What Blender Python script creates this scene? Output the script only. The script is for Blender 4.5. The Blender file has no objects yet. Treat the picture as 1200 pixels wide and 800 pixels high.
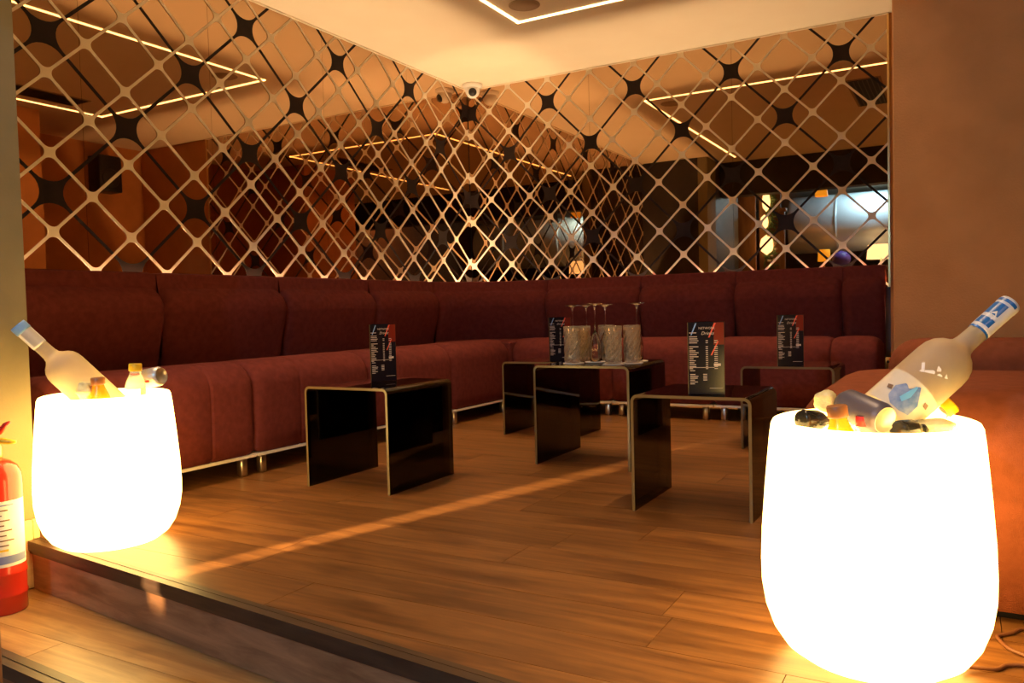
import bpy, bmesh, math, random
from mathutils import Vector, Matrix
random.seed(7)
C = bpy.context.scene.collection
SC = bpy.context.scene
PI = math.pi

# ------------------------------------------------------------------ camera, world, exposure
CAM = Vector((0, 0, .76))
YAW, PITCH, ROLL, FPX = 0.513814306, -0.0395042142, -0.025007973, 937.434428
FW = Vector((-math.sin(YAW)*math.cos(PITCH), math.cos(YAW)*math.cos(PITCH), math.sin(PITCH)))
r0 = Vector((math.cos(YAW), math.sin(YAW), 0)); u0 = r0.cross(FW)
RT = r0*math.cos(ROLL)+u0*math.sin(ROLL)
UP = -r0*math.sin(ROLL)+u0*math.cos(ROLL)
cam = bpy.data.cameras.new('camera'); camo = bpy.data.objects.new('camera', cam); C.objects.link(camo)
m = Matrix((RT, UP, -FW)).transposed().to_4x4(); m.translation = CAM
camo.matrix_world = m
cam.sensor_width = 36; cam.lens = FPX*36/1200; cam.clip_start = .02
SC.camera = camo
SC.view_settings.view_transform = 'Standard'; SC.view_settings.look = 'None'
SC.view_settings.gamma = 1; SC.view_settings.use_curve_mapping = False
SC.view_settings.exposure = 0
w = bpy.data.worlds.new('world'); SC.world = w; w.use_nodes = True
w.node_tree.nodes['Background'].inputs[0].default_value = (.25, .3, .5, 1)
w.node_tree.nodes['Background'].inputs[1].default_value = .004
# light strengths
S_POT = 10.0
S_STRIP = 8.0
S_UPLIGHT = 540.0
S_SLIT = 8500.0
S_BEAM = 4.0

def spot(name, loc, target, power, size, col, rad=.02, blend=.1):
    l = bpy.data.lights.new(name, 'SPOT'); l.energy = power; l.spot_size = math.radians(size); l.spot_blend = blend
    l.color = col; l.shadow_soft_size = rad
    o = bpy.data.objects.new(name, l); C.objects.link(o); o.location = loc
    o.rotation_euler = (Vector(target)-Vector(loc)).to_track_quat('-Z', 'Y').to_euler()
    return o
# spotlight for the floor streak, shining through the gap between two added gobo panels
spot('streak_spotlight', (-3.42, -3.0, 2.3), (-1.72, 2.6, 0), S_SLIT, 11.5, (1, .66, .33), .02, .35)
# added fills: a cool one for the duct, a warm one for the pillar
def point(name, loc, power, col, rad=.15):
    l = bpy.data.lights.new(name, 'POINT'); l.energy = power; l.color = col; l.shadow_soft_size = rad
    o = bpy.data.objects.new(name, l); C.objects.link(o); o.location = loc; return o
point('duct_fill_cool', (-1.15, -1.9, 2.59), 150, (.28, .58, 1), .03)
point('pillar_fill_warm', (1.2, .4, 2.4), 30, (1, .60, .32), .03)

FACING = Vector((0, 0, .76))                      # where labels and prints look to

# ------------------------------------------------------------------ materials
def mat(name, col=(.5, .5, .5), rough=.5, metal=0, emit=None, es=1, trans=0, ior=1.45, spec=.5, coat=0):
    mm = bpy.data.materials.new(name); mm.use_nodes = True
    b = mm.node_tree.nodes['Principled BSDF']
    b.inputs['Base Color'].default_value = (*col, 1); b.inputs['Roughness'].default_value = rough
    b.inputs['Metallic'].default_value = metal; b.inputs['IOR'].default_value = ior
    b.inputs['Transmission Weight'].default_value = trans
    b.inputs['Specular IOR Level'].default_value = spec
    b.inputs['Coat Weight'].default_value = coat
    if emit:
        b.inputs['Emission Color'].default_value = (*emit, 1); b.inputs['Emission Strength'].default_value = es
    return mm
def nd(mm, t, **k):
    n = mm.node_tree.nodes.new(t)
    for a, v in k.items(): setattr(n, a, v)
    return n
def lk(mm, a, b): mm.node_tree.links.new(a, b)
def noise_col(mm, c1, c2, scale=(1, 1, 1), ns=5, detail=4, bump=0, bscale=None, coord='Object', lo=.35, hi=.65, dist=.01):
    b = mm.node_tree.nodes['Principled BSDF']
    tc = nd(mm, 'ShaderNodeTexCoord'); mp = nd(mm, 'ShaderNodeMapping'); mp.inputs['Scale'].default_value = scale
    lk(mm, tc.outputs[coord], mp.inputs['Vector'])
    n = nd(mm, 'ShaderNodeTexNoise'); n.inputs['Scale'].default_value = ns; n.inputs['Detail'].default_value = detail
    lk(mm, mp.outputs[0], n.inputs['Vector'])
    r = nd(mm, 'ShaderNodeValToRGB'); r.color_ramp.elements[0].position = lo; r.color_ramp.elements[1].position = hi
    r.color_ramp.elements[0].color = (*c1, 1); r.color_ramp.elements[1].color = (*c2, 1)
    lk(mm, n.outputs['Fac'], r.inputs[0]); lk(mm, r.outputs[0], b.inputs['Base Color'])
    if bump:
        n2 = nd(mm, 'ShaderNodeTexNoise'); n2.inputs['Scale'].default_value = bscale or ns*8; n2.inputs['Detail'].default_value = 2
        lk(mm, mp.outputs[0], n2.inputs['Vector'])
        bp = nd(mm, 'ShaderNodeBump'); bp.inputs['Strength'].default_value = bump; bp.inputs['Distance'].default_value = dist
        lk(mm, n2.outputs['Fac'], bp.inputs['Height']); lk(mm, bp.outputs[0], b.inputs['Normal'])
    return mm
def wood(name, cols, rough=.36, bump=.12):
    mm = mat(name, cols[0], rough)
    b = mm.node_tree.nodes['Principled BSDF']
    g = nd(mm, 'ShaderNodeNewGeometry'); oi = nd(mm, 'ShaderNodeObjectInfo')
    mul = nd(mm, 'ShaderNodeVectorMath', operation='SCALE'); mul.inputs[0].default_value = (37, 53, 11)
    lk(mm, oi.outputs['Random'], mul.inputs['Scale'])
    ad = nd(mm, 'ShaderNodeVectorMath', operation='ADD'); lk(mm, g.outputs['Position'], ad.inputs[0]); lk(mm, mul.outputs[0], ad.inputs[1])
    mp = nd(mm, 'ShaderNodeMapping'); mp.inputs['Scale'].default_value = (.9, 11, 11); lk(mm, ad.outputs[0], mp.inputs['Vector'])
    n = nd(mm, 'ShaderNodeTexNoise'); n.inputs['Scale'].default_value = 2.2; n.inputs['Detail'].default_value = 7
    n.inputs['Roughness'].default_value = .62; n.inputs['Distortion'].default_value = .7
    lk(mm, mp.outputs[0], n.inputs['Vector'])
    r = nd(mm, 'ShaderNodeValToRGB'); e = r.color_ramp.elements
    e[0].position = .35; e[0].color = (*cols[1], 1); e[1].position = .64; e[1].color = (*cols[0], 1)
    lk(mm, n.outputs['Fac'], r.inputs[0])
    # knots: broad dark clouds
    mp2 = nd(mm, 'ShaderNodeMapping'); mp2.inputs['Scale'].default_value = (1.6, 5, 5); lk(mm, ad.outputs[0], mp2.inputs['Vector'])
    n2 = nd(mm, 'ShaderNodeTexNoise'); n2.inputs['Scale'].default_value = 1.9; n2.inputs['Detail'].default_value = 3
    lk(mm, mp2.outputs[0], n2.inputs['Vector'])
    r2 = nd(mm, 'ShaderNodeValToRGB'); e = r2.color_ramp.elements
    e[0].position = .27; e[0].color = (.45, .38, .33, 1); e[1].position = .45; e[1].color = (1, 1, 1, 1)
    lk(mm, n2.outputs['Fac'], r2.inputs[0])
    mx = nd(mm, 'ShaderNodeMix', data_type='RGBA', blend_type='MULTIPLY'); mx.inputs[0].default_value = .8
    lk(mm, r.outputs[0], mx.inputs[6]); lk(mm, r2.outputs[0], mx.inputs[7])
    hs = nd(mm, 'ShaderNodeHueSaturation'); lk(mm, mx.outputs[2], hs.inputs['Color'])
    mr_ = nd(mm, 'ShaderNodeMapRange'); mr_.inputs[3].default_value = .82; mr_.inputs[4].default_value = 1.12
    lk(mm, oi.outputs['Random'], mr_.inputs[0]); lk(mm, mr_.outputs[0], hs.inputs['Value'])
    lk(mm, hs.outputs[0], b.inputs['Base Color'])
    bp = nd(mm, 'ShaderNodeBump'); bp.inputs['Strength'].default_value = bump; bp.inputs['Distance'].default_value = .004
    lk(mm, n.outputs['Fac'], bp.inputs['Height']); lk(mm, bp.outputs[0], b.inputs['Normal'])
    return mm

M = {}
M['plank'] = wood('oak_laminate', ((.255, .108, .029), (.125, .048, .0135))
)
M['landing_plank'] = wood('pale_laminate', ((.55, .31, .11), (.34, .165, .055)))
M['riser'] = wood('oak_riser', ((.5, .26, .12), (.28, .13, .055)), .45)
M['nosing'] = noise_col(mat('dark_nosing', rough=.4), (.045, .026, .016), (.08, .046, .026), (1, 12, 12), 4)
M['ceiling'] = noise_col(mat('ceiling_paint', rough=.75), (.78, .66, .5), (.8, .69, .53), ns=3)
M['pillar'] = noise_col(mat('brown_stucco', rough=.85), (.52, .215, .058), (.60, .25, .07), ns=6, bump=.35, bscale=140, dist=.004)
M['olive'] = noise_col(mat('olive_paint', rough=.8), (.22, .18, .085), (.25, .20, .10), ns=5, bump=.2, bscale=160, dist=.003)
M['dark_wall'] = noise_col(mat('dark_panel', rough=.5), (.02, .014, .012), (.035, .025, .02), ns=4)
M['base'] = noise_col(mat('pale_skirting', rough=.5), (.55, .42, .22), (.62, .48, .26), (3, 3, 12), 4)
M['mirror'] = mat('bronze_mirror', (.56, .37, .22), .012, 1)
M['tan'] = noise_col(mat('tan_lattice', rough=.6), (.76, .64, .48), (.82, .70, .53), ns=9)
M['black_lat'] = noise_col(mat('black_lattice', rough=.65, spec=.2), (.016, .009, .008), (.024, .013, .011), ns=9)
M['gold'] = mat('brass_trim', (.75, .5, .2), .3, 1)
M['fabric'] = noise_col(mat('burgundy_fabric', rough=.95, spec=.15), (.132, .026, .0205), (.166, .034, .026), ns=30, bump=.5, bscale=420, dist=.003)
M['rust'] = noise_col(mat('rust_fabric', rough=.95, spec=.15), (.20, .055, .022), (.24, .066, .028), ns=30, bump=.5, bscale=420, dist=.003)
M['chrome'] = mat('brushed_steel', (.75, .68, .58), .28, 1)
M['rail'] = mat('pale_rail', (.8, .72, .6), .35)
M['blackglass_edge'] = mat('glass_edge', (.21, .14, .055), .25, 0, spec=.8)
M['led'] = mat('led_diffuser', (1, .9, .7), .5, emit=(1, .66, .30), es=S_STRIP)
M['uplight'] = mat('uplight_strip', (1, .9, .7), .5, emit=(1, .68, .36), es=S_UPLIGHT)
M['pot'] = mat('glowing_plastic', (.9, .85, .7), .4, emit=(1, .62, .17), es=S_POT)
M['white_plastic'] = mat('white_plastic', (.8, .76, .7), .35)
M['black_plastic'] = mat('black_plastic', (.015, .013, .015), .4)
M['dark_metal'] = mat('dark_metal', (.05, .045, .045), .4, .6)
M['paper'] = noise_col(mat('white_paper', rough=.9), (.78, .72, .62), (.84, .78, .68), ns=30)
M['red'] = mat('red_enamel', (.62, .03, .012), .28, coat=.5)
M['orange_glass'] = mat('orange_juice', (.95, .42, .02), .25, emit=None, trans=.35)
M['brown_cap'] = mat('brown_cap', (.42, .16, .05), .4)
M['yellow_cap'] = mat('yellow_cap', (.95, .6, .02), .35)
M['blue_foil'] = mat('blue_foil', (.02, .16, .48), .3)
M['white_foil'] = mat('white_foil', (.8, .8, .84), .35)
M['lightblue'] = mat('light_blue_foil', (.22, .42, .75), .35)
M['grey_can'] = mat('grey_can', (.12, .11, .15), .4, .3)
M['silver_can'] = mat('silver_can', (.72, .7, .66), .35, .5)
M['tin'] = mat('tin', (.72, .66, .5), .35, .7)
M['red_print'] = mat('red_print', (.6, .03, .03), .5)
M['dark_glass'] = mat('dark_glass', (.02, .018, .016), .12)
M['lemon'] = noise_col(mat('lemon', rough=.5), (.75, .66, .3), (.85, .78, .45), ns=30, bump=.3)
M['ice'] = mat('ice', (.95, .95, .95), .08, trans=1, ior=1.31)
M['clear'] = mat('clear_glass', (.97, .96, .93), .02, trans=1, ior=1.45)
M['cut'] = mat('cut_crystal', (1, .88, .64), .02, trans=.80, ior=1.5, coat=1)
M['water'] = mat('clear_plastic', (.9, .9, .85), .06, trans=.85, ior=1.35)
M['frost'] = noise_col(mat('frosted_glass', rough=.55, trans=.55), (.60, .50, .34), (.68, .58, .42), ns=12)
M['mount_blue'] = noise_col(mat('blue_print', rough=.5), (.10, .2, .5), (.35, .42, .62), (1, 1, 1), 40)
M['mount_light'] = mat('sky_print', (.15, .45, .85), .5)
M['ink_white'] = mat('white_print', (.95, .92, .9), .6)
M['ink_brown'] = mat('brown_print', (.2, .1, .06), .5)
M['label_cream'] = noise_col(mat('cream_label', rough=.6), (.7, .62, .48), (.8, .72, .6), ns=20)
M['menu'] = mat('menu_sheet', (.012, .01, .016), .16)
M['menu_red'] = mat('menu_red_glow', (.25, .025, .012), .2)
M['ink_red'] = mat('red_streak', (.9, .12, .06), .3)
M['ink_blue'] = mat('blue_streak', (.3, .5, .85), .3)
M['ink_cream'] = mat('menu_lettering', (.75, .62, .5), .4)
M['acrylic'] = mat('acrylic', (.9, .86, .8), .03, trans=1, ior=1.2)
M['cable'] = mat('brown_cable', (.16, .06, .025), .5)
M['pouf'] = noise_col(mat('brown_leather', rough=.5), (.2, .08, .04), (.26, .11, .05), ns=12, bump=.2)
M['sticker'] = noise_col(mat('extinguisher_label', rough=.5), (.78, .74, .66), (.84, .8, .72), ns=9)
M['sticker_blue'] = mat('blue_print_band', (.2, .24, .45), .5)
M['yellow_paint'] = mat('yellow_paint', (.9, .55, .03), .4)
M['duct'] = noise_col(mat('duct_metal', rough=.35, metal=.25), (.5, .64, .78), (.58, .7, .84), ns=2)
M['bar_wall'] = noise_col(mat('bar_wall_paint', rough=.8), (.13, .085, .055), (.17, .11, .07), ns=3)
M['bar_floor'] = wood('bar_floor', ((.42, .21, .08), (.22, .1, .035)))
M['walnut'] = noise_col(mat('walnut', rough=.5), (.23, .11, .045), (.33, .17, .07), (6, 6, 1), 3)
M['shade_yellow'] = mat('yellow_shade', (.9, .5, .05), .6, emit=(1, .48, .03), es=1.1)
M['shade_white'] = mat('white_shade', (.9, .85, .75), .6, emit=(1, .8, .5), es=3.2)
M['bulb'] = mat('lit_bulb', (1, .9, .7), .6, emit=(1, .75, .4), es=5)
M['purple'] = mat('purple_ball', (.09, .05, .32), .4)
M['pine'] = noise_col(mat('pine_needles', rough=.8), (.07, .13, .05), (.2, .28, .13), ns=40)
M['bauble'] = mat('pale_bauble', (.75, .65, .5), .3)
M['vent'] = mat('vent_black', (.012, .01, .01), .6)
M['ceil_trim'] = mat('speaker_grille', (.42, .3, .19), .8)

# black smoked glass of the tables: mirror-like, faintly see-through
def smoked():
    mm = bpy.data.materials.new('smoked_glass'); mm.use_nodes = True
    nt = mm.node_tree; nt.nodes.clear()
    out = nd(mm, 'ShaderNodeOutputMaterial'); mix = nd(mm, 'ShaderNodeMixShader')
    tr = nd(mm, 'ShaderNodeBsdfTransparent'); tr.inputs[0].default_value = (.36, .26, .2, 1)
    gl = nd(mm, 'ShaderNodeBsdfGlossy'); gl.inputs['Color'].default_value = (.9, .9, .9, 1); gl.inputs['Roughness'].default_value = .03
    fr = nd(mm, 'ShaderNodeFresnel'); fr.inputs[0].default_value = 1.5
    lk(mm, fr.outputs[0], mix.inputs[0]); lk(mm, tr.outputs[0], mix.inputs[1]); lk(mm, gl.outputs[0], mix.inputs[2])
    lk(mm, mix.outputs[0], out.inputs[0]); return mm
M['smoked'] = smoked()

# ------------------------------------------------------------------ mesh helpers
class MB:
    def __init__(s): s.v = []; s.f = []; s.mi = []; s.sm = []
    def add(s, v, f, mi=0, smooth=False):
        o = len(s.v); s.v += [tuple(p) for p in v]
        for q in f: s.f.append(tuple(i+o for i in q)); s.mi.append(mi); s.sm.append(smooth)
        return s
    def box(s, x0, x1, y0, y1, z0, z1, mi=0):
        v = [(x, y, z) for z in (z0, z1) for y in (y0, y1) for x in (x0, x1)]
        return s.add(v, [(0, 2, 3, 1), (4, 5, 7, 6), (0, 1, 5, 4), (2, 6, 7, 3), (0, 4, 6, 2), (1, 3, 7, 5)], mi)
    def rbox(s, x0, x1, y0, y1, z0, z1, b=.01, seg=2, mi=0, smooth=True):
        bm = bmesh.new(); bmesh.ops.create_cube(bm, size=1)
        for q in bm.verts: q.co = ((x0+x1)/2+q.co.x*(x1-x0), (y0+y1)/2+q.co.y*(y1-y0), (z0+z1)/2+q.co.z*(z1-z0))
        bmesh.ops.bevel(bm, geom=bm.edges[:], offset=b, segments=seg, profile=.5, affect='EDGES')
        return s.bm(bm, mi, smooth)
    def bm(s, bm, mi=0, smooth=False):
        bm.verts.ensure_lookup_table()
        for i, q in enumerate(bm.verts): q.index = i
        s.add([q.co[:] for q in bm.verts], [[q.index for q in f.verts] for f in bm.faces], mi, smooth); bm.free(); return s
    def lathe(s, prof, n=32, mi=0, smooth=True, cap=True):
        v = []; f = []
        for r, z in prof:
            for k in range(n): a = 2*PI*k/n; v.append((r*math.cos(a), r*math.sin(a), z))
        for i in range(len(prof)-1):
            for k in range(n):
                k2 = (k+1) % n; f.append((i*n+k, i*n+k2, (i+1)*n+k2, (i+1)*n+k))
        if cap:
            if prof[0][0] > 1e-6: f.append(tuple(reversed(range(n))))
            if prof[-1][0] > 1e-6: f.append(tuple((len(prof)-1)*n+k for k in range(n)))
        return s.add(v, f, mi, smooth)
    def tube(s, pts, r, n=8, mi=0, smooth=True):
        pts = [Vector(p) for p in pts]; v = []; f = []; up = Vector((0, 0, 1))
        for i, p in enumerate(pts):
            t = (pts[min(i+1, len(pts)-1)]-pts[max(i-1, 0)]).normalized()
            a = t.cross(up if abs(t.z) < .9 else Vector((1, 0, 0))).normalized(); b = a.cross(t)
            rr = r[i] if isinstance(r, (list, tuple)) else r
            for k in range(n):
                an = 2*PI*k/n; v.append(p+a*rr*math.cos(an)+b*rr*math.sin(an))
        for i in range(len(pts)-1):
            for k in range(n):
                k2 = (k+1) % n; f.append((i*n+k, i*n+k2, (i+1)*n+k2, (i+1)*n+k))
        f.append(tuple(reversed(range(n)))); f.append(tuple((len(pts)-1)*n+k for k in range(n)))
        return s.add(v, f, mi, smooth)
    def prism(s, poly, z0, z1, mi=0):
        n = len(poly)
        v = [(x, y, z0) for x, y in poly]+[(x, y, z1) for x, y in poly]
        f = [tuple(reversed(range(n))), tuple(range(n, 2*n))]+[(i, (i+1) % n, n+(i+1) % n, n+i) for i in range(n)]
        return s.add(v, f, mi)
    def xf(s, mtx):
        s.v = [tuple(mtx @ Vector(p)) for p in s.v]; return s
    def mesh(s, name, mats):
        me = bpy.data.meshes.new(name); me.from_pydata(s.v, [], s.f)
        for q in (mats if isinstance(mats, (list, tuple)) else [mats]): me.materials.append(q)
        me.polygons.foreach_set('material_index', s.mi); me.polygons.foreach_set('use_smooth', s.sm)
        me.update(); return me
    def build(s, name, mats, parent=None, label=None):
        o = bpy.data.objects.new(name, s.mesh(name, mats)); C.objects.link(o)
        if parent: o.parent = parent
        if label: o['label'] = label
        return o
def inst(name, me, parent, loc=(0, 0, 0), rot=(0, 0, 0), scale=None):
    o = bpy.data.objects.new(name, me); C.objects.link(o); o.parent = parent; o.location = loc; o.rotation_euler = rot
    if scale: o.scale = scale
    return o
def thing(name, label, cat, loc=(0, 0, 0), rot=(0, 0, 0), group=None, mtx=None):
    o = bpy.data.objects.new(name, None); o.empty_display_size = .05; C.objects.link(o)
    if mtx is not None: o.matrix_world = mtx
    else: o.location = loc; o.rotation_euler = rot
    o['label'] = label; o['category'] = cat
    if group: o['group'] = group
    return o
def tag(o, label, cat=None, group=None, kind=None):
    o['label'] = label
    if cat: o['category'] = cat
    if group: o['group'] = group
    if kind: o['kind'] = kind
    return o
def struct(name, mb, mats, label, parent=None):
    o = mb.build(name, mats, parent); o['kind'] = 'structure'; o['label'] = label; return o
def clip(poly, a, b, c):                          # keep a*x+b*y+c >= 0
    out = []
    for i in range(len(poly)):
        p, q = poly[i], poly[(i+1) % len(poly)]
        dp = a*p[0]+b*p[1]+c; dq = a*q[0]+b*q[1]+c
        if dp >= 0: out.append(p)
        if dp*dq < 0:
            t = dp/(dp-dq); out.append((p[0]+(q[0]-p[0])*t, p[1]+(q[1]-p[1])*t))
    return out

WX, WY, H = -3.71, 5.9, 2.65                      # mirror planes and ceiling height
EDGE = lambda x: 1.579-.103*(x+2.836)             # front edge of the raised floor
STEP2 = lambda x: 1.19-.06*(x+2.2)                # front edge of the landing

# ------------------------------------------------------------------ floor, steps
XR = 1.75
fl = struct('floor', MB().prism([(WX, EDGE(WX)), (XR, EDGE(XR)), (XR, WY), (WX, WY)], -.165, -.0135), M['dark_wall'], 'raised wooden platform floor of the lounge corner')
def planks(parent, x0, x1, y0, y1, edge, z, pw, pl, mt, seed, cut=None):
    rnd = random.Random(seed); y = y0; g = .0009; row = 0
    while y < y1-.01:
        x = x0-rnd.uniform(0, pl)
        while x < x1:
            a, b = max(x, x0)+g, min(x+pl, x1)-g
            if b-a > .02:
                poly = [(a, y+g), (b, y+g), (b, min(y+pw, y1)-g), (a, min(y+pw, y1)-g)]
                poly = clip(poly, .103 if edge is EDGE else .06, 1, -edge(0)+0)
                if cut: poly = clip(poly, -.103, -1, cut(0))
                if len(poly) > 2: MB().prism(poly, z-.012, z).build('plank', mt, parent)
            x += pl
        y += pw; row += 1
planks(fl, WX, XR, 1.10, WY, EDGE, 0, .19, 1.29, M['plank'], 3)
# nosing along the platform edge, riser, landing, second step
def strip(mb, e, x0, x1, o0, o1, z0, z1):
    mb.prism([(x0, e(x0)+o0), (x1, e(x1)+o0), (x1, e(x1)+o1), (x0, e(x0)+o1)], z0, z1); return mb
mb = MB(); strip(mb, EDGE, -2.84, XR, -.022, .004, -.030, .003); strip(mb, EDGE, -2.84, XR, -.016, .004, -.042, -.030); strip(mb, EDGE, -2.84, XR, .004, .022, .0005, .004)
struct('trim_1', mb, M['nosing'], 'dark ridged nosing along the front edge of the platform')
struct('trim_2', strip(MB(), EDGE, -2.84, XR, -.008, .0, -.168, -.030), M['riser'], 'wooden riser board between the platform and the landing')
ld = struct('landing_floor', MB().prism([(-2.84, STEP2(-2.84)), (XR, STEP2(XR)), (XR, EDGE(XR)-.001), (-2.84, EDGE(-2.84)-.001)], -.335, -.1835), M['dark_wall'], 'lower wooden landing in front of the platform')
planks(ld, -2.84, XR, 1.0, 1.65, STEP2, -.17, .17, 1.29, M['landing_plank'], 11, lambda x: EDGE(0)-.002)
mb = MB(); strip(mb, STEP2, -2.84, XR, -.022, .004, -.205, -.168); strip(mb, STEP2, -2.84, XR, .004, .03, -.1695, -.166)
struct('trim_3', mb, M['nosing'], 'dark nosing along the edge of the lower landing')
struct('trim_4', strip(MB(), STEP2, -2.84, XR, -.008, 0, -.34, -.2), M['riser'], 'lowest riser board under the landing')
bf = struct('floor_bar', MB().prism([(-6, -5), (3, -5), (3, STEP2(3)-.001), (-6, STEP2(-6)-.001)], -.40, -.34), M['bar_floor'], 'lower wooden floor of the bar behind the camera')

# ------------------------------------------------------------------ walls, ceiling
struct('ceiling', MB().box(-6, 3, -5, 6.1, H, H+.08), M['ceiling'], 'cream ceiling over the lounge')
struct('wall_left', MB().box(WX-.12, WX-.012, 1.6, 6.1, -.2, H), M['dark_wall'], 'dark wall carrying the mirror on the sofa side')
struct('wall_back', MB().box(WX-.012, -.42, WY+.012, WY+.15, -.2, H), M['dark_wall'], 'dark wall carrying the mirror at the back')
struct('wall_niche', MB().box(-.42, .72, WY+.002, WY+.15, -.2, H), M['pillar'], 'brown wall of the niche behind the pillar')
struct('wall_niche_side', MB().box(.65, .8, 4.2, WY+.002, -.2, H), M['pillar'], 'brown side wall of the niche carrying the loudspeaker')
struct('wall_right', MB().rbox(-.225, XR, 3.3, 4.25, -.1, H, .004, 1, smooth=False), M['pillar'], 'orange-brown plastered pillar wall behind the low sofa')
struct('wall_side', MB().box(XR, XR+.12, -5, 4.25, -.4, H), M['bar_wall'], 'brown side wall beyond the pillar')
ol = struct('wall_olive', MB().box(-2.96, -2.84, 1.2, 1.60, -.4, H).box(-2.96, -2.84, 0, 1.2, -.4, H, 1).box(WX-.012, -2.96, 1.50, 1.60, -.4, H, 1), [M['olive'], M['dark_wall']], 'olive painted wall end beside the platform step')
mb = MB().rbox(-2.84, -2.822, 1.47, 1.575, -.165, .072, .003, 1, smooth=False)
mb.rbox(-2.84, -2.822, .1, 1.47, -.165, -.10, .003, 1, smooth=False)
mb.rbox(-2.84, -2.822, 1.575, 1.60, .003, .072, .003, 1, smooth=False)
struct('baseboard_left', mb, M['base'], 'pale skirting stepping down the olive wall beside the stairs')
struct('wall_front', MB().box(-6, 3, -5.1, -5, -.4, H), M['bar_wall'], 'bar wall far behind the camera')
struct('wall_bar', MB().box(-6.1, -6, -5, 1.6, -.4, H).box(-6, -2.96, 1.3, 1.42, -.4, H), M['bar_wall'], 'bar wall on the entrance side')
struct('beam', MB().rbox(-2.84, XR, .78, 1.0, 2.2, H, .005, 1, smooth=False), M['dark_wall'], 'dark ceiling beam above the steps')
pa = struct('gobo_panels', MB().rbox(-3.25, -2.726, -.64, -.6, -.34, H, .004, 1, smooth=False).rbox(-2.672, -2.36, -.64, -.6, -.34, H, .004, 1, smooth=False), M['walnut'], 'wooden gobo panels added to cut the light to a narrow streak')  # panels put in to cut the spotlight down to a slit
# thin edge trim where mirror meets ceiling
struct('trim_5', MB().box(WX, -.42, WY-.018, WY, H-.008, H).box(WX, WX+.018, 1.6, WY-.018, H-.008, H), M['ceiling'], 'slim cream edge strip between ceiling and mirrors')

# ------------------------------------------------------------------ mirrors with lattice
def lattice_bm(P, sx, cx, cz, w_, R, kind, x0, x1, z0, z1, nseg=7):
    pts = []
    L = (P/4*math.sqrt(2))/2 if kind == 'light' else (P/2*math.sqrt(2))/2
    for k in range(4):
        loc = [(L, -w_), (L, w_)]
        for i in range(nseg+1):
            a = -PI/2-PI/2*i/nseg
            loc.append((w_+R+R*math.cos(a), w_+R+R*math.sin(a)))
        ca, sa = math.cos(k*PI/2+PI/4), math.sin(k*PI/2+PI/4)
        pts += [(x*ca-z*sa, x*sa+z*ca) for x, z in loc]
    n = len(pts); mb = MB()
    nx = int((x1-x0)/(P*sx))+3; nz = int((z1-z0)/P)+3
    step = P/4 if kind == 'light' else P/2
    q = P/2 if kind == 'light' else P
    imin = int((x0-cx)/(step*sx))-2; imax = int((x1-cx)/(step*sx))+2
    for i in range(imin, imax+1):
        off = (P/4*((i+1) % 2)) if kind == 'light' else (P/2*(i % 2))
        for j in range(-nz*3, nz*3):
            X = cx+i*step*sx; Z = cz+off+j*q
            if X < x0-.3 or X > x1+.3 or Z < z0-.3 or Z > z1+.3: continue
            v = [(X, 0, Z)]+[(X+a*sx, 0, Z+b) for a, b in pts]
            mb.add(v, [(0, 1+k, 1+(k+1) % n) for k in range(n)])
    bm = bmesh.new()
    vs = [bm.verts.new(p) for p in mb.v]
    for f in mb.f: bm.faces.new([vs[k] for k in f])
    for co, no in (((x0, 0, 0), (-1, 0, 0)), ((x1, 0, 0), (1, 0, 0)), ((0, 0, z0), (0, 0, -1)), ((0, 0, z1), (0, 0, 1))):
        bmesh.ops.bisect_plane(bm, geom=bm.verts[:]+bm.edges[:]+bm.faces[:], plane_co=co, plane_no=no, clear_outer=True)
    bmesh.ops.remove_doubles(bm, verts=bm.verts[:], dist=1e-5)
    r = bmesh.ops.extrude_face_region(bm, geom=bm.faces[:])
    for e in r['geom']:
        if isinstance(e, bmesh.types.BMVert): e.co.y -= .0015
    bmesh.ops.recalc_face_normals(bm, faces=bm.faces[:])
    return bm
MZ0 = .85
def mirror(name, label, mtx, x0, x1, P, sx, cx, cz, seams):
    t = thing(name, label, 'mirror', mtx=mtx)
    ed = [x0]+seams+[x1]
    for a, b in zip(ed[:-1], ed[1:]):
        MB().box(a+.0008, b-.0008, -.0, .010, MZ0, H-.001).build('mirror_panel', M['mirror'], t)
    MB().bm(lattice_bm(P, sx, cx, cz, .0075, .097, 'dark', x0, x1, MZ0, H-.001)).xf(Matrix.Translation((0, -.0005, 0))).build('dark_lattice', M['black_lat'], t, 'large black lattice with star shaped crossings')
    MB().bm(lattice_bm(P, sx, cx, cz, .0068, .034, 'light', x0, x1, MZ0, H-.001)).xf(Matrix.Translation((0, -.0025, 0))).build('light_lattice', M['tan'], t, 'finer tan lattice of rounded diamonds')
    return t
mr = mirror('lattice_mirror', 'bronze mirror with tan and black lattice behind the sofa run with the pale planter', Matrix.Translation((WX, 0, 0)) @ Matrix.Rotation(PI/2, 4, 'Z'), 1.605, WY-.004, .738, .8083/.738, 3.442, 2.47-.738, [2.40, 3.17, 4.10, 5.03])
ml = mirror('lattice_mirror', 'bronze mirror with tan and black lattice on the back wall beside the brown pillar', Matrix.Translation((0, WY, 0)), WX+.004, -.42, .7415, 1.0, -1.457, 2.442-.7415, [-2.575, -1.454])
MB().box(-.432, -.42, -.012, 0, MZ0, H-.001).build('edge_trim', M['gold'], ml, 'thin brass edge strip')

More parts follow.
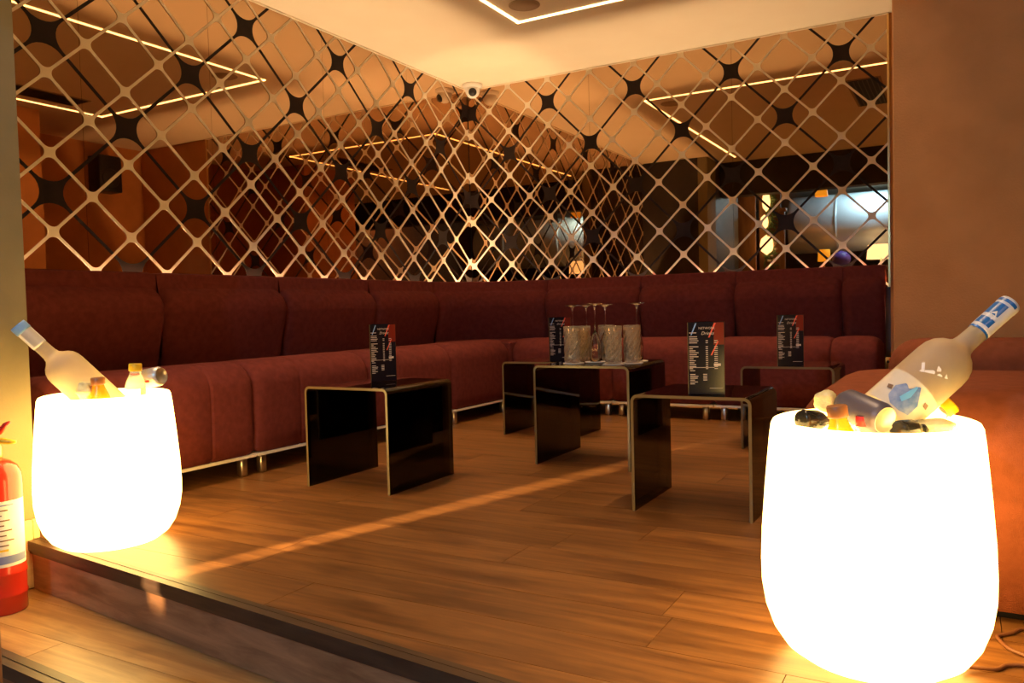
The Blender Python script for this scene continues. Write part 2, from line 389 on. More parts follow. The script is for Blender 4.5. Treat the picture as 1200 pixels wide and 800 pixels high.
# ------------------------------------------------------------------ ceiling fittings
t = thing('ceiling_light', 'rectangle of warm light strips set in the ceiling above the tables', 'light', (-1.5, 3.1, H))
lx0, lx1, ly0, ly1 = -1.045, 1.05, -1.75, 1.6
for a, b in (((lx0, ly0), (lx0, ly1)), ((lx0, ly1), (lx1, ly1)), ((lx1, ly1), (lx1, ly0))):
    mb = MB(); d = .009
    mb.box(min(a[0], b[0])-d, max(a[0], b[0])+d, min(a[1], b[1])-d, max(a[1], b[1])+d, -.006, 0)
    mb.build('light_strip', M['led'], t)
    al = bpy.data.lights.new('strip_optic', 'AREA'); al.shape = 'RECTANGLE'; al.size = .02; al.size_y = abs(a[0]-b[0])+abs(a[1]-b[1])
    al.spread = math.radians(64); al.color = (1, .66, .34); al.energy = S_BEAM*al.size_y
    ao = bpy.data.objects.new('strip_optic', al); C.objects.link(ao); ao.location = (-1.5+(a[0]+b[0])/2, 3.1+(a[1]+b[1])/2, H-.008)
    if abs(a[0]-b[0]) > .1: ao.rotation_euler = (0, 0, PI/2)
t = thing('ceiling_speaker', 'round flush ceiling speaker inside the light rectangle', 'speaker', (-2.37, 4.46, H))
MB().lathe([(.098, 0), (.098, -.003), (.092, -.006), (.086, -.005)], 32, cap=False).build('rim', M['ceil_trim'], t)
MB().lathe([(.0, -.005), (.088, -.005), (.088, 0)], 32, cap=False).build('grille', M['ceil_trim'], t)
t = thing('security_camera', 'white dome security camera in the mirrored corner under the ceiling', 'camera', (-3.57, 5.76, H))
MB().lathe([(.0, 0), (.066, 0), (.066, -.014), (.058, -.024), (.052, -.028)], 32).build('base', M['white_plastic'], t)
mb = MB().lathe([(.05, -.026), (.05, -.04), (.046, -.058), (.036, -.076), (.02, -.088), (.0, -.092)], 28, cap=False)
mb.build('housing', M['white_plastic'], t)
dcam = (FACING-Vector((-3.57, 5.76, H-.05))).normalized(); q = dcam.to_track_quat('Z', 'Y')
mb = MB().lathe([(.0, .056), (.022, .053), (.027, .046), (.027, .02)], 24)
mb.xf(Matrix.Translation((0, 0, -.050)) @ q.to_matrix().to_4x4()).build('lens', M['black_plastic'], t, 'black round lens')

t0 = bpy.data.objects['security_camera']; t0.scale = (1.25, 1.25, 1.25)
t = thing('air_vent', 'dark linear air vent in the ceiling inside the light rectangle', 'vent', (-.74, 3.8, H))
MB().box(-.14, .14, -.52, .52, -.006, 0).build('frame', M['ceil_trim'], t)
MB().box(-.12, .12, -.50, .50, -.008, -.006).build('opening', M['vent'], t)
for k in range(7): MB().box(-.118+k*.036, -.110+k*.036, -.5, .5, -.012, -.008).build('slat', M['dark_metal'], t)
t = thing('loudspeaker', 'black loudspeaker on the niche wall seen in the mirror', 'speaker', (.648, 5.38, 2.12))
MB().rbox(-.20, 0, -.13, .13, 0, .38, .012).build('cabinet', M['black_plastic'], t)
MB().lathe([(0, .004), (.09, .004), (.1, 0)], 24).xf(Matrix.Translation((-.20, 0, .14)) @ Matrix.Rotation(-PI/2, 4, 'Y')).build('cone', M['dark_metal'], t)
MB().box(0, .01, -.03, .03, .1, .28).build('bracket', M['dark_metal'], t)
# warm uplights added unseen behind the sofa backs to brighten the ceiling
t = thing('added_uplight', 'added warm uplight hidden behind the backs along the wall run', 'light', (WX, 3.75, .925)); MB().box(.0045, .0115, -2.05, 2.05, -.005, .0).build('light_strip', M['uplight'], t)
t = thing('added_uplight', 'added warm uplight hidden behind the backs along the back wall', 'light', (-2.05, WY, .925)); MB().box(-1.62, 1.58, -.0115, -.0045, -.005, 0).build('light_strip', M['uplight'], t)

# ------------------------------------------------------------------ sofa modules
def arc(cx, cy, r, a0, a1, n): return [(cx+r*math.cos(math.radians(a0+(a1-a0)*i/n)), cy+r*math.sin(math.radians(a0+(a1-a0)*i/n))) for i in range(n+1)]
def seat_prof(D):
    return [(.55, .10), (.02, .10), (.004, .125), (.0, .2), (.0, .30), (.0, .42)]+arc(.125, .42, .125, 180, 90, 8)[1:]+[(.25, .543), (.40, .53), (D-.19, .508), (D-.12, .495), (D-.12, .40)]
def back_prof(D):
    f = D-.145
    return [(D-.05, .40), (f+.085, .40), (f+.08, .48), (f+.055, .58), (f+.02, .70), (f, .79)]+arc(f+.13, .80, .13, 180, 108, 7)+[(f+.11, 1.0), (D-.05, .99)]
def normals(pr):
    out = []; n = len(pr)
    for i in range(n):
        a = Vector(pr[max(i-1, 0)]); b = Vector(pr[min(i+1, n-1)]); t_ = (b-a).normalized(); out.append(Vector((-t_.y, t_.x)))
    return out
def cols(wd, darts):
    us = [0, .004, .010, .02, .035, .06, .10]
    xs = set(us) | {wd-u for u in us} | {wd*k/8 for k in range(2, 7)}
    for d in darts: xs |= {d-.012, d-.004, d, d+.004, d+.012}
    return sorted(x for x in xs if 0 <= x <= wd)
def pad(wd, pr, darts=(), depth=.03, dd=.006, i0=1, i1=-1, ends=(1, 1)):
    nr = normals(pr); xs = cols(wd, darts); n = len(pr); v = []; f = []
    for x in xs:
        e = 0
        for dist, on in ((x, ends[0]), (wd-x, ends[1])):
            e = max(e, depth*math.exp(-dist/.018)*on)
        for d in darts: e = max(e, dd*max(0, 1-abs(x-d)/.011))
        for i, p in enumerate(pr):
            k = e if (i0 <= i <= n+i1-1) else 0
            q_ = Vector(p)-nr[i]*k
            v.append((x, q_.x, q_.y))
    for c in range(len(xs)-1):
        for i in range(n-1): f.append((c*n+i, c*n+i+1, (c+1)*n+i+1, (c+1)*n+i))
        f.append((c*n+n-1, c*n, (c+1)*n, (c+1)*n+n-1))
    f.append(tuple(range(n))); f.append(tuple(reversed([(len(xs)-1)*n+i for i in range(n)])))
    mb = MB(); mb.add(v, f, 0, True)
    # outward normals
    bm = bmesh.new(); vs = [bm.verts.new(p) for p in mb.v]
    for q_ in mb.f: bm.faces.new([vs[k] for k in q_])
    bmesh.ops.recalc_face_normals(bm, faces=bm.faces[:])
    return MB().bm(bm, 0, True)
GRP = 'burgundy banquette modules along the mirrored walls'
def sofa(label, mtx, wd, D, darts, feet, lastend=False):
    t = thing('banquette_sofa', label, 'sofa', mtx=mtx, group=GRP)
    pad(wd, seat_prof(D), darts).build('seat', M['fabric'], t)
    pad(wd, back_prof(D), depth=.045).build('backrest', M['fabric'], t)
    MB().box(.004, wd-.004, .006, D-.06, .088, .101).build('base_rail', M['rail'], t, 'pale metal rail under the seat')
    for x, y in feet:
        MB().rbox(x-.019, x+.019, y-.019, y+.019, 0, .089, .005, 1).build('foot', M['chrome'], t, 'short square steel foot')
    return t
def LM(y0): return Matrix.Translation((-2.95, y0, 0)) @ Matrix.Rotation(PI/2, 4, 'Z')   # local x -> +Y, local y -> -X
def RM(x0): return Matrix.Translation((x0, 5.2, 0))
DL, DR = .745, .685
def fx(wd): return [(.06, .045), (wd-.06, .045), (.06, .5), (wd-.06, .5)]
sofa('burgundy banquette module behind the smaller looking planter at the olive wall', LM(1.74), .98, DL, (.72,), fx(.98))
sofa('burgundy banquette module second from the olive wall, ending behind the lone table', LM(2.72), .85, DL, (.30,), fx(.85))
sofa('burgundy banquette module behind the lone black table and its folded menu', LM(3.57), .85, DL, (.28,), fx(.85))
sofa('burgundy banquette module just before the mirrored corner on the long run', LM(4.42), .78, DL, (), fx(.78))
sofa('burgundy banquette module just after the corner, behind the stacked glasses', RM(-2.95), .803, DR, (.38,), [(.06, .045), (.76, .045), (.06, .5), (.76, .5)])
sofa('burgundy banquette module of the back wall behind the upside-down glasses', RM(-2.147), .717, DR, (), fx(.717))
sofa('burgundy banquette module of the back wall above the clear table with the large menu', RM(-1.43), .72, DR, (), fx(.72))
e_ = sofa('narrow burgundy banquette end piece beside the brown pillar', RM(-.71), .262, DR, (), [(.06, .045), (.2, .045), (.06, .5), (.2, .5)])
# corner module: square seat and a backrest sweeping round the corner
t = thing('banquette_sofa', 'burgundy corner module of the banquette with curved backrest', 'sofa', (-2.95, 5.2, 0), group=GRP)
MB().rbox(-.745, -.002, .002, .685, .10, .525, .02, 3).build('seat', M['fabric'], t)
pr = back_prof(DL); nr = normals(pr); n = len(pr); v = []; f = []; NS = 20
for k in range(NS+1):
    a = PI-PI/2*k/NS; e = .03*max(math.exp(-k/NS*.95/.018), math.exp(-(1-k/NS)*.95/.018))
    for i, p in enumerate(pr):
        q_ = Vector(p)-(nr[i]*e if 0 < i < n-1 else Vector((0, 0)))
        fac = 1+(DR-DL)/DL*0
        v.append((q_.x*math.cos(a), (q_.x-(DL-DR)*(k/NS))*math.sin(a), q_.y))
for k in range(NS):
    for i in range(n): f.append((k*n+i, k*n+(i+1) % n, (k+1)*n+(i+1) % n, (k+1)*n+i))
f += [tuple(range(n)), tuple(reversed([NS*n+i for i in range(n)]))]
bm = bmesh.new(); vs = [bm.verts.new(p) for p in v]
for q_ in f: bm.faces.new([vs[k] for k in q_])
bmesh.ops.recalc_face_normals(bm, faces=bm.faces[:])
MB().bm(bm, 0, True).build('backrest', M['fabric'], t)
MB().box(-.72, -.002, .002, .64, .088, .1).build('base_rail', M['chrome'], t)
for x, y in ((-.06, .06), (-.68, .06), (-.06, .6), (-.68, .6)): MB().rbox(x-.019, x+.019, y-.019, y+.019, 0, .089, .005, 1).build('foot', M['chrome'], t)

# low sofa in front of the pillar
def roundblock(x0, x1, y0, y1, z0, z1, rc, rt, n=8, nt=6):
    """block with large plan corners and a rolled top edge"""
    pr = [(rt, z0), (0, z0)]
    pr = [(0, z0)]+[(rt-rt*math.cos(PI/2*k/nt), z1-rt+rt*math.sin(PI/2*k/nt)) for k in range(nt+1)]
    rings = []
    for ins, z in pr:
        ring = []
        for cx, cy, a0 in ((x1-rc, y0+rc, -90), (x1-rc, y1-rc, 0), (x0+rc, y1-rc, 90), (x0+rc, y0+rc, 180)):
            for k in range(n+1):
                a = math.radians(a0+90*k/n); r_ = rc-ins
                ring.append((cx+r_*math.cos(a), cy+r_*math.sin(a), z))
        rings.append(ring)
    N = len(rings[0]); v = [p for r_ in rings for p in r_]; f = []
    for i in range(len(rings)-1):
        for k in range(N): f.append((i*N+k, i*N+(k+1) % N, (i+1)*N+(k+1) % N, (i+1)*N+k))
    f.append(tuple(reversed(range(N)))); f.append(tuple((len(rings)-1)*N+k for k in range(N)))
    return MB().add(v, f, 0, True)
t = thing('low_sofa', 'low rounded rust-red sofa in front of the brown pillar wall', 'sofa', (.5, 2.7, 0))
roundblock(-.90, 1.1, -.55, .32, .03, .535, .2, .13).build('seat', M['rust'], t)
roundblock(-.73, 1.1, .28, .58, .03, .625, .14, .10).build('backrest', M['rust'], t)
roundblock(-.86, 1.06, -.50, .52, 0, .03, .1, .001).build('plinth', M['black_plastic'], t)

# ------------------------------------------------------------------ bent glass tables
def table(label, x0, x1, y0, y1, h):
    t = thing('glass_table', label, 'table', ((x0+x1)/2, (y0+y1)/2, 0), group='bent black glass side tables on the platform')
    a = (x1-x0)/2; b = (y1-y0)/2; th = .011; R = .028; ns = 7
    outer = [(-a, 0)]+[(-a+R-R*math.cos(PI/2*k/ns), h-R+R*math.sin(PI/2*k/ns)) for k in range(ns+1)]
    outer += [(-x, z) for x, z in reversed(outer)]
    Ri = R-th
    inner = [(-a+th, 0)]+[(-a+th+Ri-Ri*math.cos(PI/2*k/ns), h-th-Ri+Ri*math.sin(PI/2*k/ns)) for k in range(ns+1)]
    inner += [(-x, z) for x, z in reversed(inner)]
    n = len(outer); v = []
    for y in (-b, b):
        for x, z in outer: v.append((x, y, z))
        for x, z in inner: v.append((x, y, z))
    f = []; fe = []
    for i in range(n-1):
        f.append((i, i+1, 2*n+i+1, 2*n+i)); f.append((n+i+1, n+i, 3*n+i, 3*n+i+1))
        fe.append((i+1, i, n+i, n+i+1)); fe.append((2*n+i, 2*n+i+1, 3*n+i+1, 3*n+i))
    fe.append((0, 2*n, 3*n, n)); fe.append((n-1, 2*n-1, 4*n-1, 3*n-1))
    MB().add(v, f, 0, True).build('bent_sheet', M['smoked'], t)
    MB().add(v, fe, 0, False).build('polished_edge', M['blackglass_edge'], t, 'pale polished edge of the glass')
    return t
table('black glass table standing alone nearest the glowing planter by the olive wall', -2.54, -2.08, 2.62, 3.10, .446)
table('tallest black glass table carrying the upside-down glasses', -1.832, -1.336, 3.45, 3.96, .487)
table('front black glass table with the large upright menu', -1.077, -.635, 2.79, 3.22, .436)
table('black glass table behind the glasses table, near the mirrored corner', -2.445, -1.975, 4.20, 4.60, .447)
table('rearmost black glass table near the pillar with a small menu', -1.015, -.555, 4.22, 4.64, .436)

# ------------------------------------------------------------------ menu stands (three-sided)
def text_mesh(txt, size, shear=0):
    cu = bpy.data.curves.new('lettering', 'FONT'); cu.body = txt; cu.size = size; cu.shear = shear; cu.align_x = 'CENTER'; cu.resolution_u = 2
    o = bpy.data.objects.new('lettering', cu); C.objects.link(o)
    bpy.context.view_layer.update()
    me = o.to_mesh(); v = [q.co[:] for q in me.vertices]; f = [tuple(p.vertices) for p in me.polygons]
    o.to_mesh_clear(); bpy.data.objects.remove(o); return v, f
TXT1 = text_mesh('NETWORK', .0115); TXT2 = text_mesh('Drinks', .0165, .35)
def quad(mb, pts, y=-.0007, mi=0): mb.add([(x, y, z) for x, z in pts], [tuple(range(len(pts)))], mi)
def menu(label, x, y, z, rot, W=.13, Hh=.262, faces=3):
    t = thing('menu_stand', label, 'menu', (x, y, z), (0, 0, rot), group='upright drinks menus on the glass tables')
    rin = W/(2*math.sqrt(3))
    for k in range(faces):
        s = MB(); R_ = Matrix.Rotation(2*PI*k/3, 4, 'Z') @ Matrix.Translation((0, -rin, 0))
        s.box(-W/2+.0012, W/2-.0012, 0, .0016, 0, Hh); s.xf(R_); sh = s.build('printed_sheet', M['menu'], t)
        rnd = random.Random(5)
        mb = MB()
        if k != 1:
            quad(mb, [(.028, .18), (.064, .18), (.064, Hh-.002), (.03, Hh-.002)], -.0004)
            mb.xf(R_).build('red_glow', M['menu_red'], sh, 'dark red glow printed at the top')
        mb = MB()
        quad(mb, [(-.036, Hh-.004), (-.031, Hh-.004), (-.049, .215), (-.053, .215)]); mb.xf(R_).build('blue_streak', M['ink_blue'], sh, 'pale blue light streak')
        mb = MB()
        quad(mb, [(.030, Hh-.004), (.037, Hh-.004), (.014, .206), (.009, .206)]); mb.xf(R_).build('red_streak', M['ink_red'], sh, 'red light streak')
        mb = MB(); quad(mb, [(.041, .192), (.046, .192), (.022, .142), (.017, .142)]); mb.xf(R_).build('red_streak', M['ink_red'], sh, 'red light streak')
        mb = MB()
        for tv, tf, px, pz in ((TXT1[0], TXT1[1], .004, .236), (TXT2[0], TXT2[1], .006, .216)):
            mb.add([(a_+px, -.0008, b_+pz) for a_, b_, c_ in tv], tf)
        for j in range(19):
            zz = .222-j*.0072
            if j in (1, 6): continue
            wd = rnd.uniform(.012, .034)
            quad(mb, [(-.058, zz), (-.058+wd, zz), (-.058+wd, zz+.0026), (-.058, zz+.0026)])
            if j > 3:
                quad(mb, [(.0, zz), (.008, zz), (.008, zz+.0026), (.0, zz+.0026)])
                quad(mb, [(.030, zz), (.042, zz), (.042, zz+.0026), (.03, zz+.0026)])
        quad(mb, [(.028, .103), (.052, .103), (.052, .112), (.028, .112)])
        quad(mb, [(-.058, .097), (.03, .097), (.03, .0985), (-.058, .0985)])
        for j in range(8):
            zz = .085-j*.0068
            if j == 1: continue
            wd = rnd.uniform(.014, .03)
            quad(mb, [(-.056, zz), (-.056+wd, zz), (-.056+wd, zz+.0026), (-.056, zz+.0026)])
            if 1 < j < 6: quad(mb, [(-.010, zz), (.004, zz), (.004, zz+.003), (-.01, zz+.003)])
        quad(mb, [(.012, .022), (.058, .022), (.058, .0235), (.012, .0235)])
        mb.xf(R_).build('lettering', M['ink_cream'], sh, 'cream printed drink list')['kind'] = 'stuff'
        MB().box(-W/2+.0012, -W/2+.0032, -.0012, -.0001, 0, Hh).xf(R_).build('acrylic_edge', M['blackglass_edge'], sh)
    return t
menu('three-sided drinks menu turned corner-on, on the lone front table', -2.36, 2.93, .447, math.radians(62))
menu('drinks menu partly hidden by the glasses, on the corner table', -2.10, 4.30, .448, math.radians(28))
menu('largest looking drinks menu, facing front on the clear front table', -.82, 2.89, .437, math.radians(17))
menu('small drinks menu on the rear table near the pillar', -.78, 4.30, .437, math.radians(14))

# ------------------------------------------------------------------ glasses on the tall table
ZT = .4875
coasters = [(-1.684, 3.60, 0), (-1.461, 3.575, 0), (-1.396, 3.655, 0), (-1.424, 3.80, 0), (-1.591, 3.66, .003)]
LABC = ['round white paper coaster under the foremost cut tumbler by the menu', 'round white paper coaster under the front middle tumbler', 'round white paper coaster under the tumbler nearest the far table edge', 'round white paper coaster under the lone stemmed glass', 'round white paper coaster under the middle stemmed glass']
for (gx, y, dz), lb in zip(coasters, LABC):
    o = MB().lathe([(0, 0), (.052, 0), (.053, .0015), (.052, .003), (.045, .0025), (0, .0025)], 36).build('coaster', M['paper']); o.location = (gx, y, ZT+dz)
    tag(o, lb, 'coaster', 'white paper coasters under the glasses')
# cut tumbler: faceted diamonds
def tumbler_mesh():
    n = 9; prof = [(.033, 0)]; v = []; f = []
    rows = 7; hh = .155; R = .037
    for i in range(rows+1):
        z = .010+i*(hh-.03)/rows
        for k in range(n*2):
            a = 2*PI*(k)/(n*2); r = R-(.0046 if (k+i) % 2 else 0)+.0008*i/rows*2
            v.append((r*math.cos(a), r*math.sin(a), z))
    N = n*2
    for i in range(rows):
        for k in range(N): f.append((i*N+k, i*N+(k+1) % N, (i+1)*N+(k+1) % N, (i+1)*N+k))
    mb = MB().add(v, f, 0, False)
    mb.lathe([(0, .0), (.032, .0), (.0355, .004), (.0362, .010)], N, cap=False)
    mb.lathe([(.0376, hh-.02), (.0384, hh-.01), (.0386, hh), (.0366, hh), (.0355, hh-.015), (.034, .02), (.0, .016)], N, cap=False)
    return mb.mesh('cut_tumbler', M['cut'])
TM = tumbler_mesh()
GL = 'cut glass tumblers and stemware on the tall table'
for (gx, y, dz), lb in zip([(-1.689, 3.60, .003), (-1.701, 3.75, 0), (-1.624, 3.88, 0), (-1.461, 3.575, .003), (-1.396, 3.655, .003)],
        ['cut glass tumbler foremost beside the hidden menu', 'cut glass tumbler behind the foremost one beside the hidden menu', 'cut glass tumbler at the back between stemmed glasses', 'cut glass tumbler in front at the middle of the cluster', 'cut glass tumbler apart from the others under the lone stem']):
    o = bpy.data.objects.new('cut_tumbler', TM); C.objects.link(o); o.location = (gx, y, ZT+dz); o.scale = (1.12, 1.12, 1.17); tag(o, lb, 'glass', GL)
def flute(label, gx, y, dz):
    t = thing('stemmed_glass', label, 'glass', (gx, y, ZT+dz), group='upturned stemmed glasses on the tall table')
    # upside down: rim at the bottom, foot at the top
    MB().lathe([(.026, 0), (.0285, .03), (.0305, .06), (.0285, .095), (.018, .130), (.007, .148), (.004, .155), (.0, .152), (.016, .124), (.0265, .092), (.0288, .06), (.0268, .03), (.0245, 0), (.026, 0)], 24, cap=False).build('bowl', M['clear'], t)
    MB().lathe([(.0045, .152), (.0036, .17), (.0036, .255), (.005, .27), (.010, .279)], 12).build('stem', M['clear'], t)
    MB().lathe([(.009, .277), (.024, .2835), (.038, .286), (.0405, .2875), (.038, .289), (.0, .2885)], 32).build('foot', M['clear'], t)
for gx, y, dz, lb in [(-1.801, 3.85, 0, 'upside-down stemmed glass above the foremost tumbler'), (-1.753, 3.92, 0, 'upside-down stemmed glass second along, behind the tumblers'), (-1.591, 3.66, .006, 'upside-down stemmed glass in full view at the middle of the cluster'), (-1.586, 3.78, 0, 'upside-down stemmed glass behind the middle tumblers'), (-1.424, 3.80, .003, 'lone upside-down stemmed glass apart from the other stems')]:
    flute(lb, gx, y, dz)

# ------------------------------------------------------------------ glowing planters
POTP = [(r_*.925, z_*.98) for r_, z_ in [(0, 0), (.13, 0), (.165, .006), (.198, .028), (.222, .062), (.238, .105), (.2465, .155), (.2475, .20), (.245, .27), (.237, .37), (.226, .48), (.222, .508), (.217, .517), (.209, .520), (.203, .514), (.2, .49), (.197, .455), (0, .455)]]
POTM = MB().lathe(POTP, 64, cap=False).mesh('glow_shell', M['pot'])
def pot(label, x, y):
    t = thing('glowing_planter', label, 'lamp', (x, y, 0), group='glowing white ice bucket planters')
    inst('glow_shell', POTM, t)
    MB().lathe([(.05, 0), (.05, .004), (.0, .004)], 20).build('power_socket', M['white_plastic'], t)
    return t
PL = Vector((-2.554, 1.690, 0)); PR = Vector((-.168, 1.845, 0))
pot('glowing white ice bucket planter on the platform corner beside the olive wall', *PL[:2])
pot('glowing white ice bucket planter in front of the low red sofa', *PR[:2])
def ice(label, P0, seed):
    rnd = random.Random(seed); mb = MB()
    for i in range(70):
        a = rnd.uniform(0, 2*PI); r_ = .157*math.sqrt(rnd.random()); s = rnd.uniform(.012, .019)
        c = MB().rbox(-s, s, -s, s, -s*.8, s*.8, .004, 1, smooth=False)
        c.xf(Matrix.Translation((P0.x+r_*math.cos(a), P0.y+r_*math.sin(a), .459+rnd.uniform(0, .018))) @ Matrix.Rotation(rnd.uniform(0, 3), 4, 'Z') @ Matrix.Rotation(rnd.uniform(-.6, .6), 4, 'X'))
        mb.add(c.v, c.f)
    tag(mb.build('crushed_ice', M['ice']), label, 'ice', None, 'stuff')
ice('crushed ice filling the planter beside the olive wall', PL, 3)
ice('crushed ice filling the planter in front of the red sofa', PR, 4)

def frame(pos, dirv):
    z = dirv.normalized(); y = (FACING-pos); y = (y-z*y.dot(z)).normalized(); x = y.cross(z)
    mm = Matrix((x, y, z)).transposed().to_4x4(); mm.translation = pos; return mm
def arcpatch(r, a0, a1, z0, z1, n=8):           # curved label patch facing local +Y (angles from +Y)
    v = []; f = []
    for k in range(n+1):
        a = PI/2+math.radians(a0+(a1-a0)*k/n)
        v += [(r*math.cos(a), r*math.sin(a), z0), (r*math.cos(a), r*math.sin(a), z1)]
    for k in range(n): f.append((2*k, 2*k+1, 2*k+3, 2*k+2))
    return MB().add(v, f, 0, True)
def surf(r, pts, off=.0006):
    return [(x, math.sqrt(max(r*r-x*x, 1e-6))+off, z) for x, z in pts]
def patch(r, poly, off=.0006, n=16):             # flat print wrapped on the curved face, cut into columns
    xs = [p[0] for p in poly]; x0, x1 = min(xs), max(xs); v = []; f = []
    for i in range(n+1):
        x = x0+(x1-x0)*min(max(i/n, 1e-3), 1-1e-3); zs = []
        for k in range(len(poly)):
            p, q = poly[k], poly[(k+1) % len(poly)]
            if (p[0]-x)*(q[0]-x) <= 0 and p[0] != q[0]: zs.append(p[1]+(q[1]-p[1])*(x-p[0])/(q[0]-p[0]))
        y = math.sqrt(r*r-x*x)+off; v += [(x, y, min(zs)), (x, y, max(zs))]
    for i in range(n): f.append((2*i, 2*i+1, 2*i+3, 2*i+2))
    return MB().add(v, f, 0, True)
BOT = [(0, 0), (.052, 0), (.057, .006), (.059, .02), (.059, .205), (.0575, .222), (.052, .238), (.043, .250), (.032, .259), (.0245, .268), (.022, .28), (.0212, .30), (.0208, .400), (.0, .400)]
def big_bottle(label, pos, dirv, style):
    t = thing('frosted_bottle', label, 'bottle', mtx=frame(pos, dirv), group='large frosted spirit bottles lying in the planters')
    MB().lathe(BOT, 40).build('body', M['frost'], t)
    w_ = MB().lathe([(.0222, .320), (.0228, .327), (.0228, .397), (.0236, .399), (.0236, .410), (.0222, .415), (.0, .415)], 28).build('neck_wrap', M['white_foil'], t, 'white foil neck wrap')
    if style == 'R':
        MB().add(*[arcpatch(.0232, -70, 20, .330, .350).v, arcpatch(.0232, -70, 20, .330, .350).f], 0, True).build('blue_band', M['blue_foil'], w_)
        mb = arcpatch(.0233, -80, 10, .360, .394); mb.build('blue_band', M['blue_foil'], w_)
        arcpatch(.0241, -85, 40, .4005, .4085).build('blue_band', M['blue_foil'], w_)
        MB().lathe([(.0224, .316), (.0226, .320), (.0222, .323)], 24, cap=False).build('dark_ring', M['blue_foil'], w_)
        mb = MB(); mb.add(surf(.0236, [(-.004, .353), (.003, .347), (.013, .362), (.006, .372)]), [(0, 1, 2, 3)]); mb.build('white_bird', M['ink_white'], w_)
        # printed label low on the body, frosted letters above it
        lab = arcpatch(.0594, -72, 72, .045, .128, 14).build('label', M['label_cream'], t, 'cream label with a blue mountain print')
        r_ = .0598; up3 = lambda L: [(x_, z_+.03) for x_, z_ in L]
        patch(r_, up3([(-.030, .030), (-.010, .022), (.012, .022), (.026, .034), (.030, .060), (.018, .078), (.006, .070), (-.006, .092), (-.020, .072), (-.030, .058)])).build('mountain_print', M['mount_blue'], lab)
        patch(r_+.0005, up3([(-.008, .060), (-.004, .085), (.000, .085), (.008, .045), (-.002, .040)])).build('sky_print', M['mount_light'], lab)
        for a_, b_ in ((.036, .082), (-.040, .102)):
            patch(r_+.0004, [(a_-.006, b_-.004), (a_+.003, b_-.005), (a_+.006, b_+.004), (a_-.003, b_+.006)], n=4).build('bird_print', M['ink_brown'], lab)
        mt = frame(pos, dirv).inverted().to_3x3()
        def stroke(parent, pts, nm='letter_print'):    # pts are offsets right/up in metres on the facing side
            base = Vector((0, 0, .165)); q_ = []
            for a_, b_ in pts:
                l_ = mt @ (Vector((0.8711, 0.4905, -0.0250))*a_+Vector((0.0024, 0.0467, 0.9989))*b_); q_.append((l_.x, base.z+l_.z))
            mb = MB(); mb.add(surf(.0592, q_), [tuple(range(len(q_)))]); mb.build(nm, M['ink_white'], parent)
        s = .85e-3*2.3
        def sc(pp): return [(x*s, y*s) for x, y in pp]
        stroke(t, sc([(-13, 0), (-9.5, 1), (-7.5, 11.5), (-10.5, 11.8)])); stroke(t, sc([(-15, 1.5), (-9.5, -.5), (-9.5, 2), (-13, 3)]))
        stroke(t, sc([(-9.5, -.5), (0, -3.5), (1, -.5), (-1, 1.2), (-9, 2)]))
        stroke(t, sc([(2.5, -.5), (7, -1), (7.5, 2), (5, 6), (3.5, 3)]))
        stroke(t, sc([(2.2, -4.5), (8, -7), (8, -5.2), (5.2, -3)])); stroke(t, sc([(10.5, -8), (14, -9), (13, -3.5), (11.5, -5.5)]))
    else:
        MB().lathe([(.0240, .386), (.0245, .392), (.0245, .410), (.0235, .416), (.0, .4165)], 28).build('blue_cap', M['lightblue'], w_, 'light blue cap')
        mb = arcpatch(.0232, -40, 60, .327, .40); mb.build('label_print', M['silver_can'], w_)
        arcpatch(.0594, 95, 150, .03, .1).build('label', M['label_cream'], t, 'pale label turned away')
        mb = MB(); mb.add(surf(.0592, [(-.006, .06), (.008, .058), (.012, .075), (.002, .082), (-.008, .072)]), [(0, 1, 2, 3, 4)]); mb.build('letter_print', M['grey_can'], t, 'small grey emblem on the frosted glass')
    return t
d = Vector((0.6382, 0.4460, 0.6275))
big_bottle('large frosted bottle with blue mountain label leaning out of the planter by the red sofa', Vector((-0.0041, 1.9810, 0.6545))-d*.268, d, 'R')
d = Vector((-0.3740, -0.5481, 0.7482))
big_bottle('large frosted bottle with light blue cap leaning out of the planter by the olive wall', Vector((-2.7130, 1.6119, 0.6355))-d*.262, d, 'L').scale = (1.1, 1.1, 1)
def small_bottle(label, pos, dirv, body, cap, s=1):
    t = thing('small_bottle', label, 'bottle', mtx=frame(pos, dirv))
    MB().lathe([(0, 0), (.024*s, 0), (.027*s, .006), (.027*s, .075), (.024*s, .092), (.017*s, .112), (.0145*s, .122), (.0135*s, .135), (0, .135)], 24).build('body', body, t)
    MB().lathe([(0, .126), (.0165*s, .126), (.0172*s, .129), (.0172*s, .148), (.0155*s, .151), (.006*s, .149), (0, .149)], 24).build('cap', cap, t)
    return t
up = Vector((0, 0, 1))
small_bottle('small orange juice bottle with brown cap in the planter by the red sofa', Vector((-0.2022, 1.6925, 0.5599))-up*.155, Vector((-0.1109, -0.0055, 0.9938)), M['orange_glass'], M['brown_cap'], 1.15)
d = Vector((0.7486, 0.2143, 0.6274))
small_bottle('clear small bottle with yellow cap leaning behind the frosted bottle by the red sofa', Vector((-0.0271, 1.9737, 0.5266))-d*.14, d, M['water'], M['yellow_cap'], 1.15)
small_bottle('small orange juice bottle with brown cap in the planter by the olive wall', Vector((-2.4441, 1.5997, 0.5689))-up*.145, Vector((-0.0434, -0.0245, 0.9988)), M['orange_glass'], M['brown_cap'], 1.25)
small_bottle('clear small bottle with yellow cap standing in the planter by the olive wall', Vector((-2.4015, 1.6945, 0.6070))-up*.145, Vector((0.0261, 0.0147, 0.9995)), M['water'], M['yellow_cap'], 1.2)
